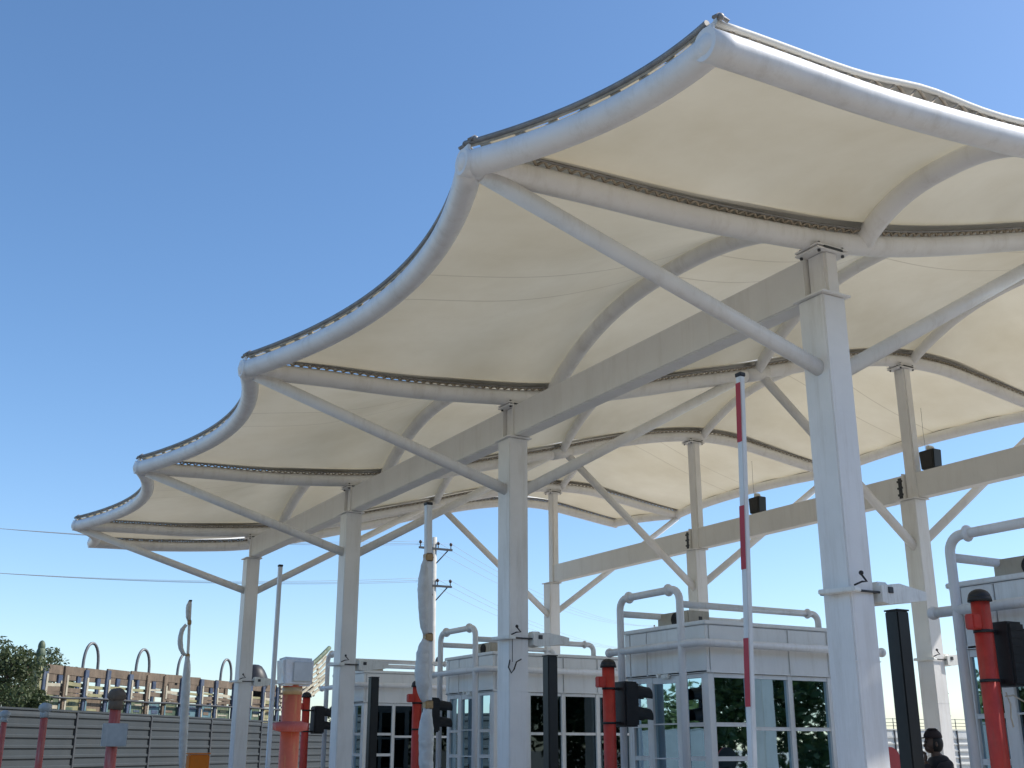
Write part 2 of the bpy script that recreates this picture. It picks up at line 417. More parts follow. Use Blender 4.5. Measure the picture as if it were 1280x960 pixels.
# cover flaps over the joints above the interior tubes
for y in LY[1:-1]:
    f_ = cmb(); rows = []
    for k in range(101):
        x = 3.3+(16.6-3.3)*k/100
        rows.append([f_.b.verts.new(Vector((x, y+d, prof(x)+zz))-f_.o) for d, zz in ((-.13, .15), (-.06, .19), (.06, .19), (.13, .15))])
    for k in range(100):
        for j in range(3):
            ff = f_.b.faces.new((rows[k][j], rows[k+1][j], rows[k+1][j+1], rows[k][j+1])); ff.smooth = True
    f_.build('cover_flap', M['flap'], canopy)
# tubes
for i, y in enumerate(LY):
    xs = [NX[i]-.07+(FX[i]-NX[i]+.14)*k/80 for k in range(81)]
    t_ = cmb(); t_.tube([(x, y, prof(x)) for x in xs], .092 if 0 < i < 5 else .100, seg=20)
    t_.build('rib_tube', M['steel'], canopy)
for i in range(5):
    for fn, zc in ((edgeN, None), (edgeF, None)):
        pts = []
        for k in range(33):
            t = k/32; x = fn(i, t); pts.append((x, LY[i]+(LY[i+1]-LY[i])*t, zc if zc else prof(x)))
        t_ = cmb(); t_.tube(pts, .094, seg=20); t_.build('edge_tube', M['steel'], canopy)
for i in range(6):
    for x, z in ((NX[i], prof(NX[i])), (FX[i], prof(FX[i]))):
        s_ = cmb(); s_.sph((x, LY[i], z), .097, u=20, v=14)
        s_.box((x+(-.03 if x < 8 else .03), LY[i], z+.095), (.025, .09, .07), bev=.006)
        s_.build('corner_node', M['steel'], canopy)
        for dy in (-.07, .07):
            k_ = cmb(); k_.tube([(x-.05, LY[i]+dy, z+.14), (x, LY[i]+dy*.8, z+.185), (x+.06, LY[i]+dy, z+.15)], .013, seg=6)
            k_.sph((x, LY[i]+dy, z+.16), .024, u=8, v=6)
            k_.build('clamp', M['railc'], canopy)
# arches
for i in range(5):
    sc = .40 if i in (0, 4) else 1.
    for a, r_ in zip(AX, RISE):
        pts = [(a, LY[i]+(LY[i+1]-LY[i])*k/28, prof(a)+r_*sc*shape(k/28)) for k in range(29)]
        t_ = cmb(); t_.tube(pts, .088 if a < 8 else .075, seg=16); t_.build('arch_tube', M['steel'], canopy)
# columns
for y in YT:
    for xc, st, ctr in ((Xc, prof(Xc), Xc-.03), (Xb, prof(Xb), Xb-.05)):
        c_ = cmb()
        c_.box((ctr, y+.02, .16+(5.04-.16)/2), (.245, .275, 5.04-.16), bev=.010)
        col = c_.build('column', M['steel'], canopy)
        p_ = cmb(); p_.box((ctr, y+.02, 5.05), (.31, .34, .016)); p_.build('end_plate', M['steel'], col)
        p_ = cmb(); p_.box((ctr, y, .17), (.5, .55, .03)); p_.build('base_plate', M['steel'], col)
        p_ = cmb(); p_.box((ctr, y+.02, 2.2), (.249, .279, .006)); p_.build('splice_weld', M['steel'], col)
        s_ = cmb(); s_.box((xc, y, (5.06+st-.13)/2), (.15, .20, st-.13-5.06), bev=.02)
        stub = s_.build('stub_post', M['steel'] , col)
        d_ = cmb(); d_.box((xc, y, st-.135), (.34, .26, .014)); d_.box((xc, y, st-.105), (.34, .26, .014))
        d_.box((xc, y, st-.12), (.05, .2, .03))
        d_.build('bearing_plate', M['steel'], col)
        b_ = cmb()
        for dx in (-.13, .13):
            for dy in (-.1, .1): b_.cyl((xc+dx, y+dy, st-.16), (xc+dx, y+dy, st-.075), .013, seg=8)
        b_.box((xc+.0, y-.125, st-.12), (.2, .02, .02))
        b_.build('bolts', M['iron'], col)
# beams
for xc in (Xc, Xb):
    for k in range(3):
        ya, yb = YT[k]+.105, YT[k+1]-.105
        b_ = cmb(); b_.box((xc, (ya+yb)/2, 5.25), (.19, yb-ya, .37), bev=.012)
        bm = b_.build('beam', M['beam'], canopy)
        for yy, s_ in ((ya+.012, 1), (yb-.012, -1)):
            e_ = cmb(); e_.box((xc, yy, 5.25), (.23, .022, .41)); e_.build('end_plate', M['beam'], bm)
            if xc == Xb and s_ == 1:
                h_ = cmb()
                h_.box((xc-.101, yy+.06, 5.25), (.010, .06, .30))
                for dz in (-.10, .0, .10): h_.box((xc-.108, yy+.05, 5.25+dz), (.03, .10, .028))
                h_.build('bolts', M['iron'], bm)
# braces
for y in YT:
    for a, b in (((Xc-.10, y, 4.43), (3.24, y, 5.33)), ((Xc+.10, y, 4.45), (Xm-.12, y, prof(Xm)-.03)),
                 ((Xb-.12, y, 4.34), (Xm+.12, y, prof(Xm)-.02)), ((Xb+.03, y, 4.42), (16.62, y, 6.84))):
        t_ = cmb(); t_.cyl(a, b, .064, seg=18); br = t_.build('brace', M['steel'], canopy)
    n_ = cmb(); n_.cyl((Xm-.2, y, prof(Xm)-.06), (Xm+.2, y, prof(Xm)+.05), .100, seg=18); n_.build('node_sleeve', M['steel'], canopy)

# move canopy parts: meshes were built relative to CO already

# ------------------------------------------------------------------ booths (local origin at near-left ... island centre line)
def face_panel(mb_f, mb_g, glassrects, P, U, n, L_, cols, rows, zt=2.42):
    """frame bars and panes on a vertical face starting at P along unit U, outward normal n"""
    P = Vector(P); U = Vector(U); n = Vector(n); rm = Matrix((U, n, Vector((0, 0, 1)))).transposed()
    def bar(u0, u1, z0, z1, dep=.05, off=0):
        c = P+U*(u0+u1)/2+Vector((0, 0, (z0+z1)/2))+n*(off-dep/2)
        mb_f.box(c, (u1-u0, dep, z1-z0), rot=rm, bev=.004)
    # columns = list of (u0,u1) glass spans ; verticals fill between
    ed = 0.
    for (a, b) in cols:
        bar(ed+.001, a, .16, zt); ed = b
    bar(ed, L_-.001, .16, zt)
    for ci, (a, b) in enumerate(cols):
        rr = rows[ci]
        z = zt
        for (z0, z1) in rr:            # from the top down: glass spans
            if z-z1 > .005: bar(a, b, z1, z, dep=.042, off=-.004)
            c = P+U*(a+b)/2+Vector((0, 0, (z0+z1)/2))-n*.035
            glassrects.append((c, rm, (b-a+.01, .006, z1-z0+.01)))
            z = z0
        bar(a, b, .16, z, dep=.042, off=-.004)

def make_booth():
    root = empty('toll_booth', (0, 0, 0), '', 'toll booth', 'toll booths under the canopy')
    Lx, Wy = 2.56, .77
    f = MB(); rects = []
    rowsA = [(1.885, 2.375), (1.52, 1.84), (1.02, 1.47)]
    rowsB = [(1.84, 2.375), (1.20, 1.80)]
    # left face (towards -x): u runs from +y to -y
    face_panel(f, None, rects, (0, Wy, 0), (0, -1, 0), (-1, 0, 0), 2*Wy, [(.09, .37), (.49, .94), (1.10, 1.42)], [[(1.885, 2.36), (1.52, 1.845), (1.02, 1.47)], [(1.885, 2.34), (1.50, 1.87), (.3, 1.485)], rowsA])
    # near face (towards -y)
    face_panel(f, None, rects, (0, -Wy, 0), (1, 0, 0), (0, -1, 0), Lx, [(.085, .58), (.64, 1.20), (1.27, 1.84), (1.91, 2.47)], [rowsA, rowsB, rowsB, rowsB])
    # right and far faces
    face_panel(f, None, rects, (Lx, -Wy, 0), (0, 1, 0), (1, 0, 0), 2*Wy, [(.1, .68), (.78, 1.42)], [rowsA, rowsB])
    face_panel(f, None, rects, (Lx, Wy, 0), (-1, 0, 0), (0, 1, 0), Lx, [(.09, .65), (.71, 1.27), (1.33, 1.89), (1.95, 2.47)], [rowsB, rowsB, rowsB, rowsA])
    f.build('frame', M['booth'], root)
    for c, rm, d in rects:
        g_ = MB(); g_.box(c, d, rot=rm); g_.build('window_pane', M['glass'], root)
    # fascia: dark core with panels clipped on it
    k = MB(); k.box((Lx/2, 0, 2.695), (Lx-.04, 2*Wy-.04, .54)); k.build('fascia_core', M['gap'], root)
    def fpan(P, U, n, spans):
        P = Vector(P); U = Vector(U); n = Vector(n); rm = Matrix((U, n, Vector((0, 0, 1)))).transposed()
        for a, b in spans:
            p_ = MB(); p_.box(P+U*(a+b)/2+n*.0+Vector((0, 0, 2.69)), (b-a, .05, .53), rot=rm, bev=.005)
            p_.build('fascia_panel', M['booth'], root)
    fpan((0, Wy, 0), (0, -1, 0), (-1, 0, 0), [(-.02, .085), (.10, .43), (.445, 1.085), (1.10, 1.56)])
    fpan((0, -Wy, 0), (1, 0, 0), (0, -1, 0), [(.03, 1.215), (1.23, 1.85), (1.865, 2.55)])
    fpan((Lx, -Wy, 0), (0, 1, 0), (1, 0, 0), [(-.02, .765), (.78, 1.56)])
    fpan((Lx, Wy, 0), (-1, 0, 0), (0, 1, 0), [(.03, .85), (.865, 1.7), (1.715, 2.55)])
    r_ = MB(); r_.box((Lx/2, 0, 2.985), (Lx+.09, 2*Wy+.09, .045), bev=.008); r_.box((Lx/2, 0, 2.44), (Lx+.05, 2*Wy+.05, .028), bev=.006)
    r_.build('roof', M['booth'], root)
    fl = MB(); fl.box((Lx/2, 0, .19), (Lx-.1, 2*Wy-.1, .06)); fl.box((Lx/2+.1, 0, 2.40), (Lx-.3, 2*Wy-.2, .03)); fl.build('floor', M['desk'], root)
    d_ = MB(); d_.box((1.1, -.42, .98), (1.3, .5, .04), bev=.006); d_.box((.55, -.42, .6), (.04, .46, .74)); d_.box((1.65, -.42, .6), (.04, .46, .74)); d_.build('counter', M['desk'], root)
    s_ = MB(); s_.box((-.03, -.03, 2.415), (.05, .14, .05), bev=.01); s_.box((-.05, .08, 2.43), (.05, .05, .035), rot=Matrix.Rotation(.4, 3, 'X')); s_.build('door_closer', M['lampbody'], root)
    h_ = MB(); h_.cyl((-.06, -.10, 1.15), (-.06, -.10, 1.38), .012, seg=8); h_.build('door_handle', M['iron'], root)
    return root

def elbow(c, a, b, r, n=6):
    """quarter bend about centre c from direction a to direction b"""
    a = Vector(a); b = Vector(b); c = Vector(c)
    return [c+(a*math.cos(math.pi/2*k/n)+b*math.sin(math.pi/2*k/n))*r for k in range(n+1)]

def make_guard():
    root = empty('pipe_guard_frame', (0, 0, 0), '', 'guard rail', 'pipe guard frames around the booths')
    r = .044; x = -.25; yn, yf = -.64, .55; br = .14; zt = 3.37
    pts = [Vector((x, yn, .16))]+elbow((x, yn+br, zt-br), (0, -1, 0), (0, 0, 1), br)
    pts += elbow((x, yf-br, zt-br), (0, 0, 1), (0, 1, 0), br)+[Vector((x, yf, .16))]
    h = MB(); h.tube(pts, r, seg=14); h.build('hoop', M['pipe'], root)
    j = MB(); j.sph((x, yn+.20, zt), .073, sc=(1, .5, 1)); j.build('joint', M['pipe'], root)
    j = MB(); j.sph((x, yf-.20, zt), .073, sc=(1, .5, 1)); j.build('joint', M['pipe'], root)
    for y, xe, z0 in ((yn, 1.9, 3.19), (yf, 1.9, 3.19)):
        q = [Vector((x+.02, y, z0)), Vector((xe-.1, y, z0))]+elbow((xe-.1, y, z0-.1), (0, 0, 1), (1, 0, 0), .1)+[Vector((xe, y, 3.0))]
        u = MB(); u.tube(q, .04, seg=12); u.build('top_rail', M['pipe'], root)
        v = MB(); v.sph((xe-.17, y, z0), .062, sc=(.5, 1, 1)); v.build('joint', M['pipe'], root)
    # the waist pipe in front of the fascia: left side then round the corner to the near side
    q = [Vector((x, .80, 2.735)), Vector((x, -.90, 2.735))]
    q = q[:1]+[Vector((x, -.83, 2.735))]+elbow((x+.12, -.83, 2.735), (-1, 0, 0), (0, -1, 0), .12)[1:]+[Vector((2.62, -.95, 2.735))]
    u = MB(); u.tube(q, .045, seg=12); u.build('bumper_rail', M['pipe'], root)
    for p in ((x, .80, 2.735), (2.62, -.95, 2.735)):
        v = MB(); v.sph(p, .058, u=14, v=10); v.build('joint', M['pipe'], root)
    for px in (.35, 2.3):
        b = MB(); b.cyl((px, -.95, 2.735), (px, -.74, 2.735), .02, seg=8); b.build('bracket', M['pipe'], root)
    return root

def make_ac():
    root = empty('air_conditioner', (0, 0, 0), '', 'air conditioner', 'air conditioners on the booth roofs')
    b = MB(); b.box((0, 0, .115), (.34, .62, .19), bev=.012); b.build('housing', M['ac'], root)
    f = MB(); f.cyl((-.172, -.07, .115), (-.180, -.07, .115), .082, seg=24); f.build('fan_grille', M['blackp'], root)
    g_ = MB()
    for k in range(5): g_.cyl((-.183, -.07, .115), (-.183, -.07, .115+.0001), .001, seg=4)
    for k in range(4):
        rr = .02+.02*k
        g_.tube([(-.184, -.07+rr*math.cos(t*math.pi/10), .115+rr*math.sin(t*math.pi/10)) for t in range(21)], .0025, seg=4)
    g_.build('fan_guard', M['iron'], root)
    p = MB(); p.box((0, -.24, .01), (.30, .05, .02)); p.box((0, .24, .01), (.30, .05, .02)); p.build('foot', M['iron'], root)
    p = MB(); p.box((.02, -.3125, .12), (.05, .006, .04)); p.build('vent', M['blackp'], root)
    return root

bt = make_booth(); gd = make_guard(); ac = make_ac()
lane_words = ['nearest the camera at the right edge of the photo', 'between the thick front column and the second column', 'behind the second front column', 'smallest and farthest, beside the third front column']
bl = ['white glazed toll booth at the right edge, behind the bright red signal pole',
      'white glazed toll booth in full view just left of the thickest column',
      'white glazed toll booth partly hidden behind the second thickest column',
      'smallest white toll booth, farthest away, seen between third column and wrapped boom']
gl_ = ['white pipe frame around the toll booth cut off by the right edge',
       'white pipe frame around the toll booth left of the thickest column',
       'white pipe frame around the booth behind the second thickest column',
       'white pipe frame around the farthest, smallest toll booth']
al = ['beige air conditioner with round fan on the right-edge booth roof',
      'beige air conditioner on roof of booth left of the thickest column',
      'beige air conditioner on roof of booth behind the second column',
      'beige air conditioner on the farthest booth roof']
for k, y in enumerate(YT):
    if k == 0:
        bt.location = (8.45, y, 0); bt['label'] = bl[0]; gd.location = (8.45, y, 0); gd['label'] = gl_[0]
        ac.location = (8.97, y+.28, 3.008); ac['label'] = al[0]
    else:
        copy_thing(bt, (8.45, y, 0), bl[k]); copy_thing(gd, (8.45, y, 0), gl_[k]); copy_thing(ac, (8.97, y+.28, 3.008), al[k])

# ------------------------------------------------------------------ red signal poles
def make_signal():
    root = empty('signal_pole', (0, 0, 0), '', 'traffic light', 'red poles with black signal heads')
    p = MB(); p.cyl((0, 0, .16), (0, 0, 2.66), .072, seg=20); p.cyl((0, 0, .16), (0, 0, .19), .14, seg=20); p.build('pole', M['red'], root)
    c = MB(); c.cyl((0, 0, 2.655), (0, 0, 2.69), .095, .09, seg=20); c.sph((0, 0, 2.69), .088, sc=(1, 1, .75)); c.build('cap', M['blackp'], root)
    s = MB(); s.box((-.11, 0, 2.49), (.10, .09, .12), bev=.01); s.build('side_box', M['red'], root)
    for z in (2.42, 2.04):
        b = MB(); b.cyl((0, 0, z-.012), (0, 0, z+.012), .078, seg=20); b.box((.11, 0, z), (.12, .04, .03)); b.build('strap', M['blackp'], root)
    h = MB(); h.box((.235, 0, 2.25), (.20, .26, .50), bev=.02)
    for z in (2.02, 2.49): h.box((.235, 0, z), (.12, .16, .03), bev=.008)
    for k in range(7): h.box((.235, -.133, 2.06+k*.063), (.17, .008, .014))
    hd = h.build('signal_head', M['blackp'], root)
    for z, mt in ((2.37, 'lens_r'), (2.13, 'lens_g')):
        l_ = MB(); l_.sph((.338, 0, z), .095, sc=(.25, 1, 1)); l_.build('lens', M[mt], hd)
        v = MB(); n = 14
        for a in range(n):
            t0 = math.pi*(-.12+1.24*a/n); t1 = math.pi*(-.12+1.24*(a+1)/n)
            dep = .22
            q = []
            for rr in (.108, .102):
                pass
            A = [(.335, .108*math.cos(t0), z+.108*math.sin(t0)), (.335, .108*math.cos(t1), z+.108*math.sin(t1)), (.335+dep, .095*math.cos(t1), z-.02+.098*math.sin(t1)), (.335+dep, .095*math.cos(t0), z-.02+.098*math.sin(t0))]
            v.poly(A); v.poly([(x, yy*.95, z+(zz-z)*.95) for x, yy, zz in A][::-1])
        v.build('visor', M['blackp'], hd)
    return root
sg = make_signal()
sx = [(7.80, .0, .07), (7.62, 0, -.16), (7.55, 0, -.16), (7.6, 0, -.13)]
sl_ = ['bright red signal pole with black head at the right edge, nearest of its kind',
       'red signal pole with black two-lamp head left of the middle booth',
       'red signal pole half hidden behind the plastic-wrapped boom near the second column',
       'dark red signal pole at left, right behind the orange post']
for k, y in enumerate(YT):
    o = sg if k == 0 else dup(sg); o.location = (sx[k][0], y, sx[k][2]); o['label'] = sl_[k]
# loose string on the near signal pole
t = MB((7.8, 6.04, 0)); t.tube([(7.87, 5.97, 1.99), (7.95, 5.96, 2.0), (8.1, 5.97, 1.95), (8.3, 6.0, 1.90), (8.45, 6.02, 1.90)], .006, seg=5)
t.tube([(7.87, 5.96, 2.02), (7.90, 5.955, 1.93), (7.885, 5.955, 1.83), (7.90, 5.955, 1.76)], .006, seg=5)
o = t.build('string', M['lacelight']); o.location = (7.8, 6.04, 0); tag(o, 'thin pale string tied round the nearest red signal pole', 'string')

# ------------------------------------------------------------------ black posts
def make_bpost():
    root = empty('black_post', (0, 0, 0), '', 'display post', 'tall black square posts on the islands')
    p = MB(); p.box((0, 0, 1.375), (.125, .125, 2.43), bev=.008); p.build('cabinet', M['black'], root)
    c = MB(); c.box((0, 0, 2.597), (.133, .133, .012), bev=.003); c.build('lid', M['blackp'], root)
    d = MB(); d.box((0, -.064, 1.2), (.09, .006, .5), bev=.002); d.build('door', M['blackp'], root)
    return root
bp_ = make_bpost()
bpl = ['tall square black post right of the thickest column, nearest and largest',
       'tall square black post just right of the second thickest column',
       'tall square black post just right of the third column, in front of booth',
       'small far black post behind the fourth column']
for k, y in enumerate(YT[:3]):
    o = bp_ if k == 0 else dup(bp_); o.location = (6.83, y, (0, 0, .02)[k]); o['label'] = bpl[k]

# ------------------------------------------------------------------ barrier booms, raised upright
def make_boom(name, label, x, y, top, tiltx, bands=True, wid=(.062, .075), matn='armwhite', wraps=(), cap=True, tape=()):
    root = empty(name, (x, y, 0), label, 'barrier boom', 'raised barrier booms')
    c = MB(); c.box((.0, .12, .62), (.32, .36, .92), bev=.02); c.build('drive_box', M['orangered'], root)
    sh = Matrix.Rotation(tiltx, 3, 'Y')
    b0 = Vector((0, -.12, 1.0))
    L_ = top-1.0
    a = MB(); a.box(b0+sh@Vector((0, 0, L_/2-.15)), (wid[0], wid[1], L_+.3), rot=sh, bev=.006); arm = a.build('boom', M[matn], root)
    hb = MB(); hb.cyl((0, -.16, 1.0), (0, .0, 1.0), .07, seg=16); hb.build('hub', M['iron'], root)
    if cap:
        k = MB(); k.box(b0+sh@Vector((0, 0, L_+.012)), (wid[0]+.008, wid[1]+.008, .03), rot=sh, bev=.004); k.build('end_cap', M['blackp'], arm)
    if bands:
        z = top-.055
        for n in range(3):
            z1 = z; z0 = z-.455
            r_ = MB(); r_.box(b0+sh@Vector((-wid[0]/2-.0025, 0, (z0+z1)/2-1.0)), (.003, wid[1]-.006, .455), rot=sh)
            r_.build('red_band', M['band'], arm)
            z = z0-.475
    for (z0, z1, r0, off) in wraps:
        wb = MB(); n = 22; pts = []; rr = []
        for i in range(n+1):
            t = i/n; zz = z0+(z1-z0)*t
            env = max(.25, math.sin(math.pi*min(max(t, .02), .98))**.35)
            rr.append(.018+r0*env*(1+.07*math.sin(t*11+z0*5))); pts.append(b0+sh@Vector((off*env, random.uniform(-.006, .006), zz-1.0)))
        wb.tube(pts, rr, seg=12)
        for v in wb.b.verts: v.co += Vector((random.uniform(-.0025, .0025), random.uniform(-.0025, .0025), random.uniform(-.01, .01)))
        wb.build('plastic_wrap', M['plastic'], arm)
    for z in tape:
        tb = MB(); tb.box(b0+sh@Vector((0, 0, z-1.0)), (wid[0]+.02, wid[1]+.02, .09), rot=sh, bev=.01); tb.build('tape', M['tape'], arm)
    return root
make_boom('barrier_boom', 'upright white boom with red bands in front of the middle booth', 5.29, 6.16, 4.24, .042, wid=(.044, .056))
b2 = make_boom('barrier_boom', 'upright boom wrapped in bulging cloudy plastic left of the second column', 5.345, 11.16, 4.16, -.023, bands=False, wid=(.068, .072), matn='armwhite',
          wraps=((2.76, 3.56, .040, -.060), (2.08, 2.70, .056, -.070), (1.25, 2.0, .062, -.02)), tape=(3.58, 2.73, 2.04))
make_boom('barrier_boom', 'thin bare grey boom standing between fourth and third columns', 5.28, 16.16, 4.15, 0, bands=False, wid=(.055, .06), matn='pipe')
make_boom('barrier_boom', 'thin boom with torn plastic flapping, left of the fourth column', 5.39, 21.16, 4.18, -.04, bands=False, wid=(.045, .05), matn='armwhite',
          wraps=((3.22, 3.76, .028, -.15), (3.84, 4.17, .03, -.03), (1.2, 3.2, .062, -.01)), tape=(3.80, 3.2))
# sensor stubs on the near boom
# ------------------------------------------------------------------ left red marker posts
def make_marker(label, x, y, h, m, head, flange, rad=.055):
    root = empty('marker_post', (x, y, 0), label, 'post', 'red posts at the island tips')
    p = MB(); p.cyl((0, 0, .16), (0, 0, h), rad, seg=18); p.cyl((0, 0, .16), (0, 0, .19), .12, seg=18); p.build('pole', M[m], root)
    if flange:
        f = MB(); f.tube([(0, 0, flange-.028), (0, 0, flange-.018), (0, 0, flange+.018), (0, 0, flange+.026)], [rad, rad*1.75, rad*1.85, rad], seg=20); f.build('collar', M['redfade'], root)
    if head == 'box':
        b = MB()
        # wrapped rectangular head, a little wider at the top
        b.box((0.01, 0, h+.07), (.165, .12, .15), bev=.012, taper=(1.08, 1))
        for v in b.b.verts: v.co += Vector((random.uniform(-.004, .004),)*3)
        b.build('wrapped_head', M['plastic'], root)
        q = MB(); q.box((.03, -.0645, h+.07), (.105, .008, .105), bev=.003); q.build('panel', M['whitesign'], root)
        r_ = MB(); r_.cyl((0, 0, h-.05), (0, 0, h-.012), rad*1.04, seg=18); r_.build('tape', M['tape'], root)
    else:
        b = MB(); b.sph((0, 0, h+.02), .085, sc=(1, 1, .8), u=14, v=9); b.cyl((0, 0, h-.1), (0, 0, h), rad*1.25, seg=16)
        for v in b.b.verts: v.co += Vector((random.uniform(-.008, .008), random.uniform(-.008, .008), random.uniform(-.008, .008)))
        b.build('wrapped_head', M['wood' if head == 'brown' else 'whitesign'], root)
        if head == 'brown':
            s = MB(); s.box((-.0, -.075, h-.32), (.22, .03, .20), bev=.006); s.build('plate', M['whitesign'], root)
    return root
make_marker('orange-red post with wrapped white box head, left of third column', 2.12, 6.1, 1.93, 'orangered', 'box', 1.715, .052)
make_marker('faded red post with brown head and pale plate before the grey fence', 2.17, 11.04, 2.04, 'redfade', 'brown', None, .05)
make_marker('thin faded red post in front of the fence, second from the left edge', 2.28, 16.04, 2.08, 'redfade', 'grey', None, .045)
make_marker('thin faded red post in front of the fence, closest to the left edge', 2.36, 20.9, 2.12, 'redfade', 'grey', None, .045)

# ------------------------------------------------------------------ lamps strapped to columns
def make_lamp(label, x, y, z, sc=1, right=True):
    root = empty('strapped_floodlight', (x, y, z), label, 'floodlight', 'floodlights strapped to the columns')
    b = MB()
    pts = [(.13, -.16, -.07), (.13, -.16, .05), (.32, -.16, .075), (.60, -.16, .03), (.60, -.16, -.035), (.20, -.16, -.085)]
    b.prism(pts, (0, .17, 0)); h = b.build('housing', M['lampbody'], root)
    f = MB(); f.box((.22, -.163, .02), (.05, .012, .045), bev=.003); f.build('clip', M['iron'], h)
    g_ = MB(); g_.box((.20, -.06, .06), (.11, .10, .05), bev=.01); g_.build('junction_box', M['lampbody'], root)
    s = MB()
    for a, c in (((-.155, -.135, 0), (.16, -.135, 0)), ((-.155, .175, 0), (.12, .175, 0)), ((-.155, -.135, 0), (-.155, .175, 0)), ((.11, -.135, 0), (.11, .175, 0))): s.cyl(a, c, .009, seg=8)
    s.build('strap', M['iron'], root)
    k = MB(); k.box((-.19, -.05, .0), (.10, .30, .035), rot=Matrix.Rotation(.25, 3, 'Z'), bev=.006); k.build('clamp_plate', M['lampbody'], root)
    k = MB(); k.tube([(-.16, -.17, .03), (-.11, -.2, .055), (-.05, -.19, .06), (-.10, -.19, .11)], .008, seg=6); k.sph((-.10, -.19, .12), .018, u=8, v=6); k.build('cable', M['blackp'], root)
    return root
make_lamp('white floodlight housing strapped to the thickest column', Xc, 6.04, 2.70)
make_lamp('white floodlight housing strapped to the second thickest column', Xc, 11.04, 2.76)
make_lamp('small white floodlight strapped to the third front column', Xc, 16.04, 2.78)
make_lamp('small white floodlight strapped to the fourth front column', Xc, 21.04, 2.78)
make_lamp('white floodlight strapped low on the rear column right of black post', Xb-.05, 11.04, 2.78)
# small rope loop on second column
t = MB((Xc, 11.04, 0)); t.tube([(Xc-.16, 10.90, 2.52), (Xc-.20, 10.86, 2.44), (Xc-.17, 10.85, 2.38), (Xc-.13, 10.86, 2.42), (Xc-.10, 10.86, 2.50), (Xc-.04, 10.86, 2.53)], .008, seg=6)
t.tube([(Xc-.14, 10.88, 2.78), (Xc-.14, 10.88, 2.5)], .004, seg=5)
o = t.build('wire_loop', M['blackp']); o.location = (Xc, 11.04, 0); tag(o, 'dark loop of wire hanging on the second thickest column', 'wire')
# black boxes on the rear beam
for y, lab in ((10.75, 'black box speaker on the rear beam beside the rear column'), (14.45, 'black box speaker on the rear beam behind the red banded boom')):
    root = empty('speaker_box', (Xb, y, 5.435), lab, 'speaker', 'black boxes on the rear beam')
    b = MB(); b.box((0, -.05, .15), (.17, .24, .27), bev=.01, taper=(1, 1.12)); b.build('housing', M['black'], root)
    f = MB(); f.box((-.0875, -.05, .15), (.004, .19, .22)); f.build('grille', M['blackp'], root)
    f = MB(); f.box((0, -.05, .325), (.10, .06, .07), bev=.01); f.sph((.0, -.10, .31), .03, u=10, v=8); f.build('bracket', M['lampbody'], root)
    f = MB(); f.tube([(0, .02, .3), (0, .03, .6), (0, .02, .95)], .0025, seg=5); f.build('hanger_wire', M['blackp'], root)

# ------------------------------------------------------------------ orange box on fence side
root = empty('orange_cabinet', (5.36, 20.0, 0), 'small orange box in front of the grey fence by the fourth column', 'box')
b = MB(); b.box((0, 0, 1.33), (.34, .22, .36), bev=.02); b.build('box', M['orange'], root)
b = MB(); b.cyl((0, 0, 0), (0, 0, 1.16), .035, seg=12); b.build('stem', M['iron'], root)
b = MB(); b.box((0, 0, 1.525), (.36, .24, .02), bev=.004); b.build('lid', M['orange'], root)
# round red sign, mostly behind the nearest black post
root = empty('round_sign', (9.81, 9.0, 0), 'red round-topped sign peeking out left of the nearest black post', 'sign')
b = MB(); b.cyl((0, 0, .0), (0, 0, 1.38), .03, seg=12); b.build('pole', M['iron'], root)
b = MB(); b.cyl((0, -.03, 1.47), (0, -.045, 1.47), .15, seg=32); b.build('sign_face', M['redcloth'], root)
b = MB(); b.cyl((0, -.0295, 1.47), (0, -.01, 1.47), .15, seg=32); b.build('sign_back', M['iron'], root)

# ------------------------------------------------------------------ fences
def corrugated_fence(A, B, H, label, m, npan, rib=.23, name='boundary_fence', wire=False, postm='iron'):
    A = Vector((*A, 0)); B = Vector((*B, 0)); d = (B-A); L_ = d.length; d.normalize(); rz = math.atan2(d.y, d.x)
    root = empty(name, A, label, 'fence', rz=rz)
    pl = L_/npan
    prof_ = []
    z = .08
    while z+rib <= H+.001:
        prof_ += [(0, z), (0, z+rib*.62), (-.035, z+rib*.70), (-.035, z+rib*.92)]; z += rib
    prof_.append((0, H))
    for i in range(npan):
        p = MB(); x0 = i*pl+.04; x1 = (i+1)*pl-.04; dz = random.uniform(-.02, .02)
        V0 = [p.b.verts.new((x0, y, zz+dz)) for y, zz in prof_]; V1 = [p.b.verts.new((x1, y, zz+dz)) for y, zz in prof_]
        for k in range(len(prof_)-1): p.b.faces.new((V0[k], V1[k], V1[k+1], V0[k+1]))
        W0 = [p.b.verts.new((x0, y+.03, zz+dz)) for y, zz in (prof_[0], prof_[-1])]; W1 = [p.b.verts.new((x1, y+.03, zz+dz)) for y, zz in (prof_[0], prof_[-1])]
        p.b.faces.new((W0[0], W0[1], W1[1], W1[0])); p.b.faces.new((V0[-1], V1[-1], W1[1], W0[1]))
        p.build('panel', M[m], root, norm=False)
    for i in range(npan+1):
        p = MB(); p.box((i*pl, -.02, (H+.0)/2), (.07, .07, H+.0), bev=.006); p.build('post', M[postm], root)
    t_ = MB(); t_.box((L_/2, .0, H+.025), (L_, .07, .05), bev=.006); t_.build('top_rail', M[m], root)
    if wire:
        for i in range(npan+1):
            p = MB(); p.cyl((i*pl, 0, H+.05), (i*pl, 0, H+.55), .02, seg=8); p.build('wire_stay', M['iron'], root)
        for z in (.2, .35, .52):
            p = MB(); p.tube([(L_*k/80, 0, H+z-.02*math.sin(math.pi*((k*npan/80) % 1))) for k in range(81)], .012, seg=4); p.build('barbed_wire', M['iron'], root)
    return root
corrugated_fence((.3, 25.25), (16.9, 43.0), 2.45, 'grey corrugated steel fence in front of the decorated truck at left', 'fence', 7)
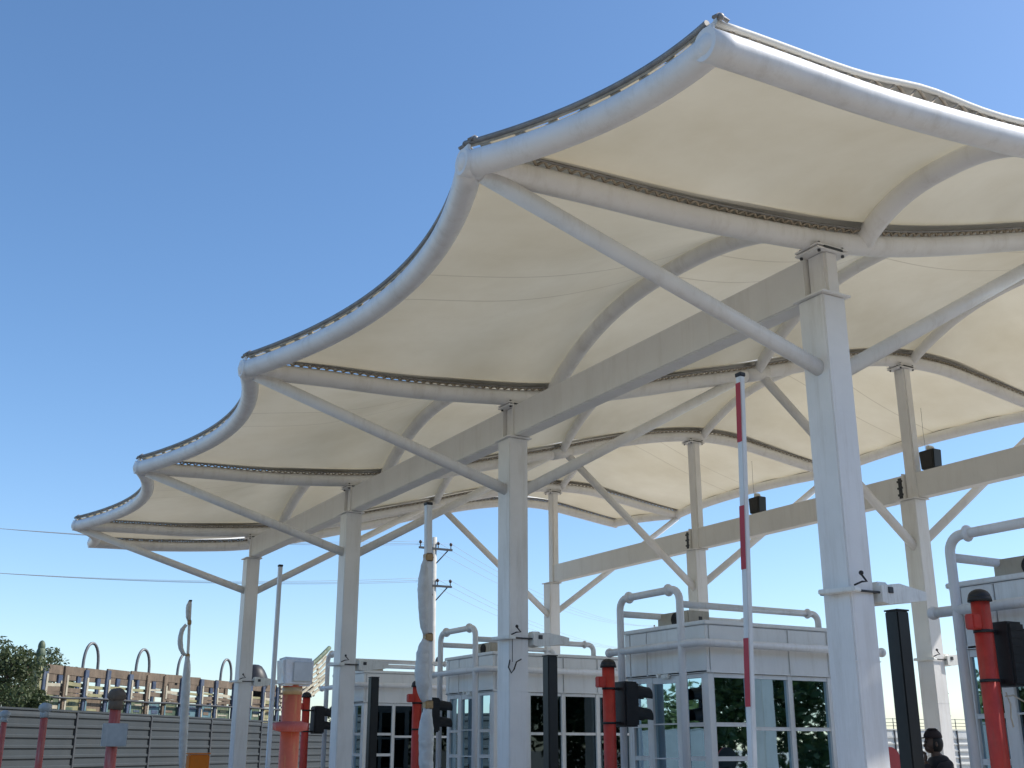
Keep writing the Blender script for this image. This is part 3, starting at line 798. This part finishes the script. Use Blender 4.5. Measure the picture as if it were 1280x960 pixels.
corrugated_fence((17.3, 43.0), (70, 36.0), 2.45, 'pale slatted fence with wire above, sunlit behind the booths', 'fencew', 14, rib=.3, wire=True)
corrugated_fence((-13, 62), (-13, 6), 2.3, 'grey slatted fence mirrored in the booth windows', 'fenceg', 14, rib=.28)

# ------------------------------------------------------------------ decorated truck
TL = Vector((4.92, 35.68, 0)); TR = Vector((12.15, 41.6, 0)); rz = math.atan2((TR-TL).y, (TR-TL).x)
truck = empty('cargo_truck', TL, 'colourful painted cargo truck with slatted wooden sides and roof hoops behind fence', 'truck', rz=rz)
BL = 12.4; TOP = 3.95
ch = MB(); ch.box((BL/2+1, 1.2, .95), (BL+2.6, .9, .25)); ch.box((BL/2, 1.2, 1.2), (BL, 2.4, .14)); ch.build('chassis', M['iron'], truck)
random.seed(31)
for yy in (0, 2.4):
    n = 13; xs = [0]
    for i in range(n): xs.append(xs[-1]+BL/n*random.uniform(.82, 1.18))
    xs = [q*BL/xs[-1] for q in xs]
    for i in range(0, n):
        x0, x1 = xs[i], xs[i+1]; w_ = x1-x0
        tz = random.uniform(-.035, .03)
        k = MB(); k.box(((x0+x1)/2, yy+random.uniform(-.02, .02), TOP-.14+tz), (w_-.02, .06, .26), rot=Matrix.Rotation(random.uniform(-.02, .02), 3, 'Y'), bev=.01); k.build('top_board', M['wood'], truck)
        for z, mm, th in ((3.40, 'woodpale', .08), (3.27, 'wood', .12), (3.14, 'wood', .07)):
            if random.random() < .9:
                k = MB(); k.box(((x0+x1)/2, yy+.02, z+random.uniform(-.03, .03)), (w_-.04, .04, th*random.uniform(.7, 1.4)), rot=Matrix.Rotation(random.uniform(-.05, .05), 3, 'Y'), bev=.006)
                k.build('slat', M[mm if random.random() < .7 else 'tyellow'], truck)
        k = MB(); k.box(((x0+x1)/2, yy+.03, 2.77), (w_-.18, .04, .60), bev=.004); k.build('painted_panel', M[random.choice(['tyellow', 'tgreen', 'tgreen', 'tblue2', 'wood'])], truck)
        for q_ in range(3):
            q = MB(); q.box(((x0+x1)/2+random.uniform(-.15, .15), yy+.004, 2.6+.15*q_+random.uniform(-.03, .03)), (w_*random.uniform(.3, .7), .012, random.uniform(.05, .12)), bev=.003)
            q.build('panel_motif', M[random.choice(['tgreen', 'tyellow', 'woodpale', 'tblue', 'wood'])], truck)
        k = MB(); k.box(((x0+x1)/2, yy+.03, 1.95), (w_-.18, .04, .95), bev=.004); k.build('painted_panel', M[random.choice(['tyellow', 'tgreen', 'tblue2'])], truck)
    for z in (3.03, 2.40, 1.75):
        k = MB(); k.tube([(BL*q/13, yy-.13, z+random.uniform(-.018, .018)) for q in range(14)], .035, seg=6); k.build('side_rail', M['iron'], truck)
    for i, x in enumerate(xs):
        k = MB(); k.box((x, yy-.05, 3.0+random.uniform(-.04, .04)), (.17+random.uniform(-.03, .04), .08, 1.78), rot=Matrix.Rotation(random.uniform(-.02, .02), 3, 'Y'), bev=.012)
        k.build('side_post', M[random.choice(['tblue', 'wood', 'tblue'])], truck)
        q = MB(); q.box((x+.05, yy-.1, 3.38), (.08, .016, random.uniform(.4, .62)), bev=.004); q.build('post_face', M['woodpale'], truck)
        q = MB(); q.box((x+.05, yy-.1, 2.7), (.07, .016, random.uniform(.4, .6)), bev=.004); q.build('post_face', M[random.choice(['tblue2', 'woodpale', 'tblue2'])], truck)
for x in (2.0, 4.45, 6.6, 9.1):
    pts = [(x-.35, .10, TOP-.3)]+[(x-.33*math.cos(math.pi*k/14), .10, TOP+.74*math.sin(math.pi*k/14)**.8) for k in range(15)]+[(x+.35, .10, TOP-.3)]
    h = MB(); h.tube(pts, .045, seg=10); h.build('roof_hoop', M['hoop'], truck)
# rear gate carved post, taller
k = MB(); k.box((-.12, .1, 2.9), (.22, .30, 2.3), bev=.03); k.box((-.12, 2.3, 2.9), (.18, .25, 2.3), bev=.03); k.box((-.12, 1.2, 2.0), (.1, 2.2, .9), bev=.03); k.build('tailgate', M['tyellow'], truck)
k = MB()
for z, w_ in ((4.05, .30), (4.30, .24), (4.52, .18), (4.62, .08)): k.sph((-.12, .1, z-.1), w_, sc=(.55, .6, 1.0), u=10, v=8)
k.build('carved_finial', M['tgreen'], truck)
# dark rolled tarpaulin at the front of the bed
k = MB(); k.sph((BL-.9, .5, TOP+.02), .62, sc=(.8, .9, 1.15), u=18, v=12)
for v in k.b.verts: v.co += Vector((random.uniform(-.02, .02), random.uniform(-.02, .02), random.uniform(-.02, .02)))
k.build('bundled_tarpaulin', M['blackp'], truck)
# crown over the cab: slats sweeping forward and up
cr = MB()
for j in range(7):
    z0 = 3.05+.16*j
    pts = []
    for k2 in range(9):
        t = k2/8; pts.append((BL+.1+3.5*t-.02*j-random.uniform(0, .1)*(k2 == 8), -.12+random.uniform(-.02, .02), z0+(1.15+.05*j)*t**1.5+random.uniform(-.03, .03)))
    for a, b in zip(pts[:-1], pts[1:]):
        c = (Vector(a)+Vector(b))/2; dd = Vector(b)-Vector(a); ang = math.atan2(dd.z, dd.x)
        cr.box(c, (dd.length+.02, .07+.02*(j % 2), .085), rot=Matrix.Rotation(-ang, 3, 'Y'))
crown = cr.build('cab_crown', M['woodpale'], truck)
cr = MB()
for k2 in range(7):
    t = k2/6; x = BL+.2+2.75*t; cr.box((x, -.07, 3.45+.95*t**1.6), (.09, .05, 1.1), rot=Matrix.Rotation(-.3, 3, 'Y'))
cr.box((BL+1.5, 1.2, 3.6), (2.6, 2.3, .08), rot=Matrix.Rotation(-.3, 3, 'Y'))
cr.build('crown_frame', M['wood'], truck)
cr = MB(); cr.tube([(BL+.1+3.55*k2/8, -.12, 4.15+(1.5)*(k2/8)**1.5) for k2 in range(9)], .09, seg=8); cr.build('crown_trim', M['tgreen'], truck)
cb = MB(); cb.box((BL+1.5, 1.2, 1.9), (2.0, 2.2, 1.9), bev=.18); cb.box((BL+2.9, 1.2, 1.5), (1.1, 1.9, 1.1), bev=.2)
cab = cb.build('cab', M['maroon'], truck)
k = MB(); k.box((BL+1.6, .09, 2.35), (1.1, .02, .6), bev=.02); k.build('side_window', M['glass'], cab)
for x in (1.4, 2.7, 10.2, BL+2.0):
    for yy in (.15, 2.25):
        k = MB(); k.cyl((x, yy-.14, .52), (x, yy+.14, .52), .52, seg=28); wh = k.build('wheel', M['tyre'], truck)
        k = MB(); k.cyl((x, yy-.15, .52), (x, yy+.15, .52), .24, seg=16); k.build('rim', M['redfade'], wh)

# ------------------------------------------------------------------ trees
def leaves(mb, centers, n, size):
    for (c, r) in centers:
        for _ in range(n):
            while True:
                p = Vector((random.uniform(-1, 1), random.uniform(-1, 1), random.uniform(-1, 1)))
                if p.length < 1: break
            p = Vector(c)+Vector((p.x*r, p.y*r, p.z*r*.8))
            nrm = Vector((random.gauss(0, 1), random.gauss(0, 1), random.gauss(.4, 1))).normalized()
            a = nrm.orthogonal().normalized(); b = nrm.cross(a); s = size*random.uniform(.6, 1.3)
            ang = random.uniform(0, 6.28); a, b = a*math.cos(ang)+b*math.sin(ang), b*math.cos(ang)-a*math.sin(ang)
            vs = [mb.b.verts.new(p+q-mb.o) for q in (-a*s, -b*s*.45, a*s, b*s*.45)]
            mb.b.faces.new(vs)
def tree(x, y, h, rad, label, seed, m='leaf', dens=150, group=None):
    random.seed(seed)
    root = empty('tree', (x, y, 0), label, 'tree', group)
    t = MB(); tr = [(0, 0, 0), (.06, 0, h*.2), (-.05, .05, h*.4), (.05, 0, h*.6)]
    t.tube(tr, [.04*h*.6, .032*h*.6, .025*h*.6, .014*h*.6], seg=10)
    cs = []
    for k in range(16):
        a = k*2.4+random.uniform(-.3, .3); zz = h*random.uniform(.42, .92)
        rr = rad*random.uniform(.35, .85)*(1-.45*max(0, (zz/h-.6))/.4)
        e = (rr*math.cos(a), rr*math.sin(a), zz)
        s0 = (0, 0, h*random.uniform(.28, .55))
        t.tube([s0, ((e[0])*.45, e[1]*.45, (s0[2]+zz)/2-.05), e], [.012*h, .008*h, .003*h], seg=6)
        cs.append((e, rad*random.uniform(.22, .42)))
    for k in range(14):
        a = random.uniform(0, 6.28); rr = rad*random.uniform(.5, 1.05); cs.append(((rr*math.cos(a), rr*math.sin(a), h*random.uniform(.4, .85)), rad*random.uniform(.12, .22)))
    cs.append(((0, 0, h*.95), rad*.3))
    t.build('trunk', M['bark'], root)
    c = MB(); leaves(c, cs, int(dens*1.8), .018*rad+.045)
    c.build('crown', M[m], root, norm=False)
    return root
tree(3.35, 33.4, 4.35, 1.45, 'leafy green tree at the left edge in front of the truck tail', 3, dens=190)
tree(6.7, 47.0, 5.25, 1.35, 'smaller tree peeking over the top board at the truck tail', 4, dens=130)
tree(21.5, 52, 5.2, 1.6, 'small green tree showing beside the carved cab crown', 5, dens=160)
tree(57, 58, 4.9, 2.2, 'small distant tree above the pale fence right of the thickest column', 9, dens=160)
# woods behind the viewer and across the road, mirrored in the booth glass
def wood(name, label, pts_fn, n, seed, m, hh_=9.5):
    random.seed(seed); mb = MB(); cs = []
    for k in range(n):
        x, y = pts_fn(k/n); cs.append(((x+random.uniform(-2, 2), y+random.uniform(-2, 2), random.uniform(.8, 1)*random.uniform(1, hh_)), random.uniform(1.4, 2.6)))
    leaves(mb, cs, 300, .23)
    o = mb.build(name, m, norm=False); o['label'] = label; o['category'] = 'trees'; o['kind'] = 'stuff'
    return o
wood('tree_belt', 'belt of green trees mirrored in the near sides of the booths', lambda t: (-14+64*t, -19), 260, 21, M['leaf2'])
wood('tree_belt', 'belt of green trees mirrored in the left sides of the booths', lambda t: (-27, 2+70*t), 200, 22, M['leaf2'], 4.2)

# ------------------------------------------------------------------ utility poles and wires
PY = 55.
pole = empty('utility_pole', (26.7, PY, 0), 'utility pole with two crossarms seen beside the plastic-wrapped boom', 'utility pole')
p = MB(); p.cyl((0, 0, 0), (0, 0, 12.6), .20, .12, seg=14); p.build('pole', M['concpole'], pole)
arms = []
for z in (11.95, 9.95):
    a = MB(); a.box((0, -.16, z), (2.0, .10, .11)); ao = a.build('crossarm', M['iron'], pole); ao.rotation_euler = (0, 0, 0)
    s = MB(); s.cyl((.1, -.1, z-.75), (.75, -.12, z-.05), .035, seg=6); s.cyl((-.1, -.1, z-.5), (-.45, -.12, z-.05), .03, seg=6); s.build('stay', M['iron'], ao)
    for x in (-.92, .15, .92):
        i_ = MB(); i_.cyl((x, -.16, z+.05), (x, -.16, z+.22), .03, seg=6); i_.sph((x, -.16, z+.30), .085, sc=(1, 1, 1.2), u=10, v=8); i_.build('insulator', M['spec'], ao)
k = MB(); k.sph((.28, -.1, 6.0), .2, sc=(.6, .6, 1.2)); k.cyl((.1, 0, 5.8), (.35, -.1, 5.8), .04, seg=6); k.build('cable_clamp', M['iron'], pole)
def far_pole(x, y, label):
    c = dup(pole); c.location = (x, y, 0); c['label'] = label; return c
PL = (-17., 56.); PRt = (64., 84.)
far_pole(*PL, 'utility pole carrying the wires off beyond the left edge'); 
far_pole(*PRt, 'far utility pole hidden behind the canopy columns at right')
wid_ = 0
for z in (12.3, 10.3):
    for x in (-.92, .15, .92):
        for (e, sag) in ((PL, 1.2), (PRt, 1.3)):
            A = Vector((26.7+x, PY-.16, z)); B = Vector((e[0]+x, e[1]-.16, z)); mid = (A+B)/2
            wmb = MB(mid)
            wmb.tube([A.lerp(B, k/40)-Vector((0, 0, sag*4*(k/40)*(1-k/40))) for k in range(41)], .009, seg=5)
            o = wmb.build('power_line', M['wire']); o.location = mid
            side = 'left' if e == PL else 'right'
            lv = 'upper' if z > 11 else 'lower'; ps = {-.92: 'left end', .15: 'middle', .92: 'right end'}[x]
            tag(o, 'power line running %s from the %s insulator of the %s crossarm' % (side, ps, lv), 'power line', 'power lines on the utility pole')
# lattice mast far right
mast = empty('lattice_mast', (88, 74, 0), 'thin far lattice mast between rear column and right booth', 'mast')
mm_ = MB(); Hm = 9.0
for sx_, sy_ in ((1, 1), (1, -1), (-1, 1), (-1, -1)): mm_.cyl((.55*sx_, .55*sy_, 0), (.12*sx_, .12*sy_, Hm), .045, seg=5)
for k in range(10):
    z = Hm*k/10; z1 = Hm*(k+1)/10; w0 = .55-.43*k/10; w1 = .55-.43*(k+1)/10
    for a, b in (((-w0, -w0, z), (w1, -w1, z1)), ((w0, -w0, z), (-w1, -w1, z1)), ((w0, -w0, z), (w1, w1, z1)), ((-w0, -w0, z), (-w1, w1, z1))): mm_.cyl(a, b, .025, seg=4)
mm_.build('lattice', M['iron'], mast)
mm_ = MB()
for z in (4.5, 6.5): mm_.box((0, -.3, z), (2.2, .08, .08))
mm_.build('crossarm', M['iron'], mast)

# ------------------------------------------------------------------ person in a cap, hand to mouth
def skin_body(name, joints, edges, radii, m, parent, sub=2):
    me = bpy.data.meshes.new(name); me.from_pydata([tuple(j) for j in joints], edges, []); me.update()
    o = bpy.data.objects.new(name, me); C.objects.link(o); o.parent = parent
    me.materials.append(m)
    md = o.modifiers.new('skin', 'SKIN'); md.use_smooth_shade = True
    for i, rv in enumerate(radii):
        sv = me.skin_vertices[0].data[i]; sv.radius = rv if isinstance(rv, tuple) else (rv, rv); sv.use_root = (i == 0)
    sd = o.modifiers.new('sub', 'SUBSURF'); sd.levels = sub; sd.render_levels = sub
    return o
PX, PYs = 11.36, 9.7
person = empty('person', (PX, PYs, 0), 'person in dark cap and jacket standing by the black post with hand at mouth', 'person', rz=R(-31))
person.scale = (1.0, 1.0, 1.02)
# local frame: +x is screen right, facing -x (left), y away from the viewer
hd = Vector((0.0, 0, 1.60))
J = [(0.04, 0, .95), (0.05, 0, 1.15), (0.05, 0, 1.33), (0.045, 0, 1.43), (0.02, 0, 1.50), (0.0, 0, 1.565),     # 0-5 pelvis..neck..skull base
     (0.05, -.17, 1.39), (-.06, -.27, 1.15), (-.135, -.10, 1.36), (-.13, -.05, 1.43),                             # 6-9 near arm up to mouth
     (0.06, .17, 1.39), (0.10, .25, 1.12), (0.02, .24, .88), (-.01, .24, .80),                                    # 10-13 far arm hanging
     (0.04, -.10, .88), (0.02, -.11, .48), (0.06, -.11, .09), (-.10, -.12, .04),                                  # 14-17
     (0.05, .10, .88), (0.06, .12, .48), (0.09, .12, .09), (-.07, .13, .04)]
Ed = [(0, 1), (1, 2), (2, 3), (3, 4), (4, 5), (3, 6), (6, 7), (7, 8), (8, 9), (3, 10), (10, 11), (11, 12), (12, 13), (0, 14), (14, 15), (15, 16), (16, 17), (0, 18), (18, 19), (19, 20), (20, 21)]
Rd = [(.11, .12), (.11, .12), (.11, .13), (.08, .09), .058, .058, .06, .042, .036, .030, .06, .042, .034, .030, .07, .055, .042, .035, .07, .055, .042, .035]
body = skin_body('body', J, Ed, Rd, M['skin'], person)
# clothes slightly larger
Jc = [(.045, 0, .86), (.045, 0, 1.0), (0.05, 0, 1.17), (0.05, 0, 1.34), (0.045, 0, 1.435), (.03, 0, 1.49), (.05, -.17, 1.405), J[7], (-.13, -.115, 1.345), (-.132, -.075, 1.40), (.06, .17, 1.405), J[11], J[12]]
jac = skin_body('jacket', Jc, [(0, 1), (1, 2), (2, 3), (3, 4), (4, 5), (4, 6), (6, 7), (7, 8), (8, 9), (4, 10), (10, 11), (11, 12)],
                [(.165, .185), (.16, .18), (.15, .17), (.155, .185), (.12, .14), .078, .098, .072, .053, .048, .098, .072, .053], M['darkcloth'], person)
Jt = [(.045, 0, 1.02), (.045, 0, .92), (.045, -.085, .82), J[15], J[16], (.045, .085, .82), J[19], J[20]]
skin_body('trousers', Jt, [(0, 1), (1, 2), (2, 3), (3, 4), (1, 5), (5, 6), (6, 7)], [.13, .125, .11, .082, .068, .11, .082, .068], M['trousers'], person)
h = MB(); h.sph((0, 0, 1.635), .098, sc=(1.02, .80, 1.22), u=20, v=14)
h.sph((-.045, 0, 1.575), .06, sc=(1, .85, .9)); h.cyl((-.088, 0, 1.640), (-.108, 0, 1.600), .010, .015, seg=8); h.sph((-.106, 0, 1.602), .014, u=8, v=6); h.sph((-.095, 0, 1.565), .016, sc=(.8, 1.5, .6), u=8, v=6)
h.sph((.012, -.082, 1.62), .026, sc=(.7, .4, 1.1), u=8, v=6); h.sph((.012, .082, 1.62), .026, sc=(.7, .4, 1.1), u=8, v=6)
hh = h.build('head', M['skin'], person)
e = MB()
for s_ in (-1, 1): e.sph((-.088, s_*.032, 1.645), .012, u=8, v=6)
e.build('eyes', M['hair'], hh)
h = MB(); h.sph((.02, 0, 1.63), .104, sc=(.95, .84, 1.12), u=18, v=12)
for v in list(h.b.verts):
    if v.co.x < -.045: v.co.x = -.045
h.build('hair', M['hair'], person)
h = MB(); h.sph((.005, 0, 1.70), .105, sc=(1.03, .88, .92), u=20, v=12)
for v in list(h.b.verts):
    if v.co.z < 1.69: v.co.z = 1.69
h.cyl((.005, 0, 1.78), (.005, 0, 1.80), .07, .04, seg=14)
cp = h.build('cap', M['cap'], person)
h = MB(); pts = [(-.08+-.12*math.sin(math.pi*k/10), -.085+.17*k/10, 1.69-.01*math.sin(math.pi*k/10)) for k in range(11)]
h.prism(pts, (0, 0, .01)); h.build('brim', M['cap'], cp)
# hand at the mouth: palm and five curled fingers
def hand(base, dirv, side, m, parent):
    dirv = Vector(dirv).normalized(); side = Vector(side).normalized(); nrm = dirv.cross(side)
    hm = MB(); rm = Matrix((side, nrm, dirv)).transposed()
    hm.sph(Vector(base)+dirv*.035, .045, sc=(.9, .42, 1.0), rot=rm, u=12, v=8)
    for k, ln in enumerate((.060, .072, .078, .066)):
        o0 = Vector(base)+dirv*.06+side*(-.030+.02*k)
        p1 = o0+dirv*ln*.45; p2 = p1+dirv*ln*.2+nrm*ln*.35; p3 = p2-dirv*ln*.25+nrm*ln*.28
        hm.tube([o0-dirv*.02, p1, p2, p3], [.010, .0095, .0088, .007], seg=8)
    o0 = Vector(base)+dirv*.02-side*.035
    hm.tube([o0, o0-side*.02+dirv*.025, o0-side*.018+dirv*.05+nrm*.015], [.013, .0115, .008], seg=8)
    hm.build('hand', m, parent)
hand((-.13, -.055, 1.43), (.12, .25, 1), (0, 1, -.25), M['skin'], person)
hand((-.01, .24, .80), (-.05, 0, -1), (1, 0, 0), M['skin'], person)
for s_, x in ((-.115, -.03), (.125, 0)):
    h = MB(); h.box((x, s_, .045), (.28, .10, .09), bev=.03); h.build('shoe', M['blackp'], person)

# ------------------------------------------------------------------ deck the scene: nothing else
for o in bpy.data.objects:
    if o.type == 'MESH' and o.parent is None and 'kind' not in o and 'label' not in o: print('UNTAGGED', o.name)
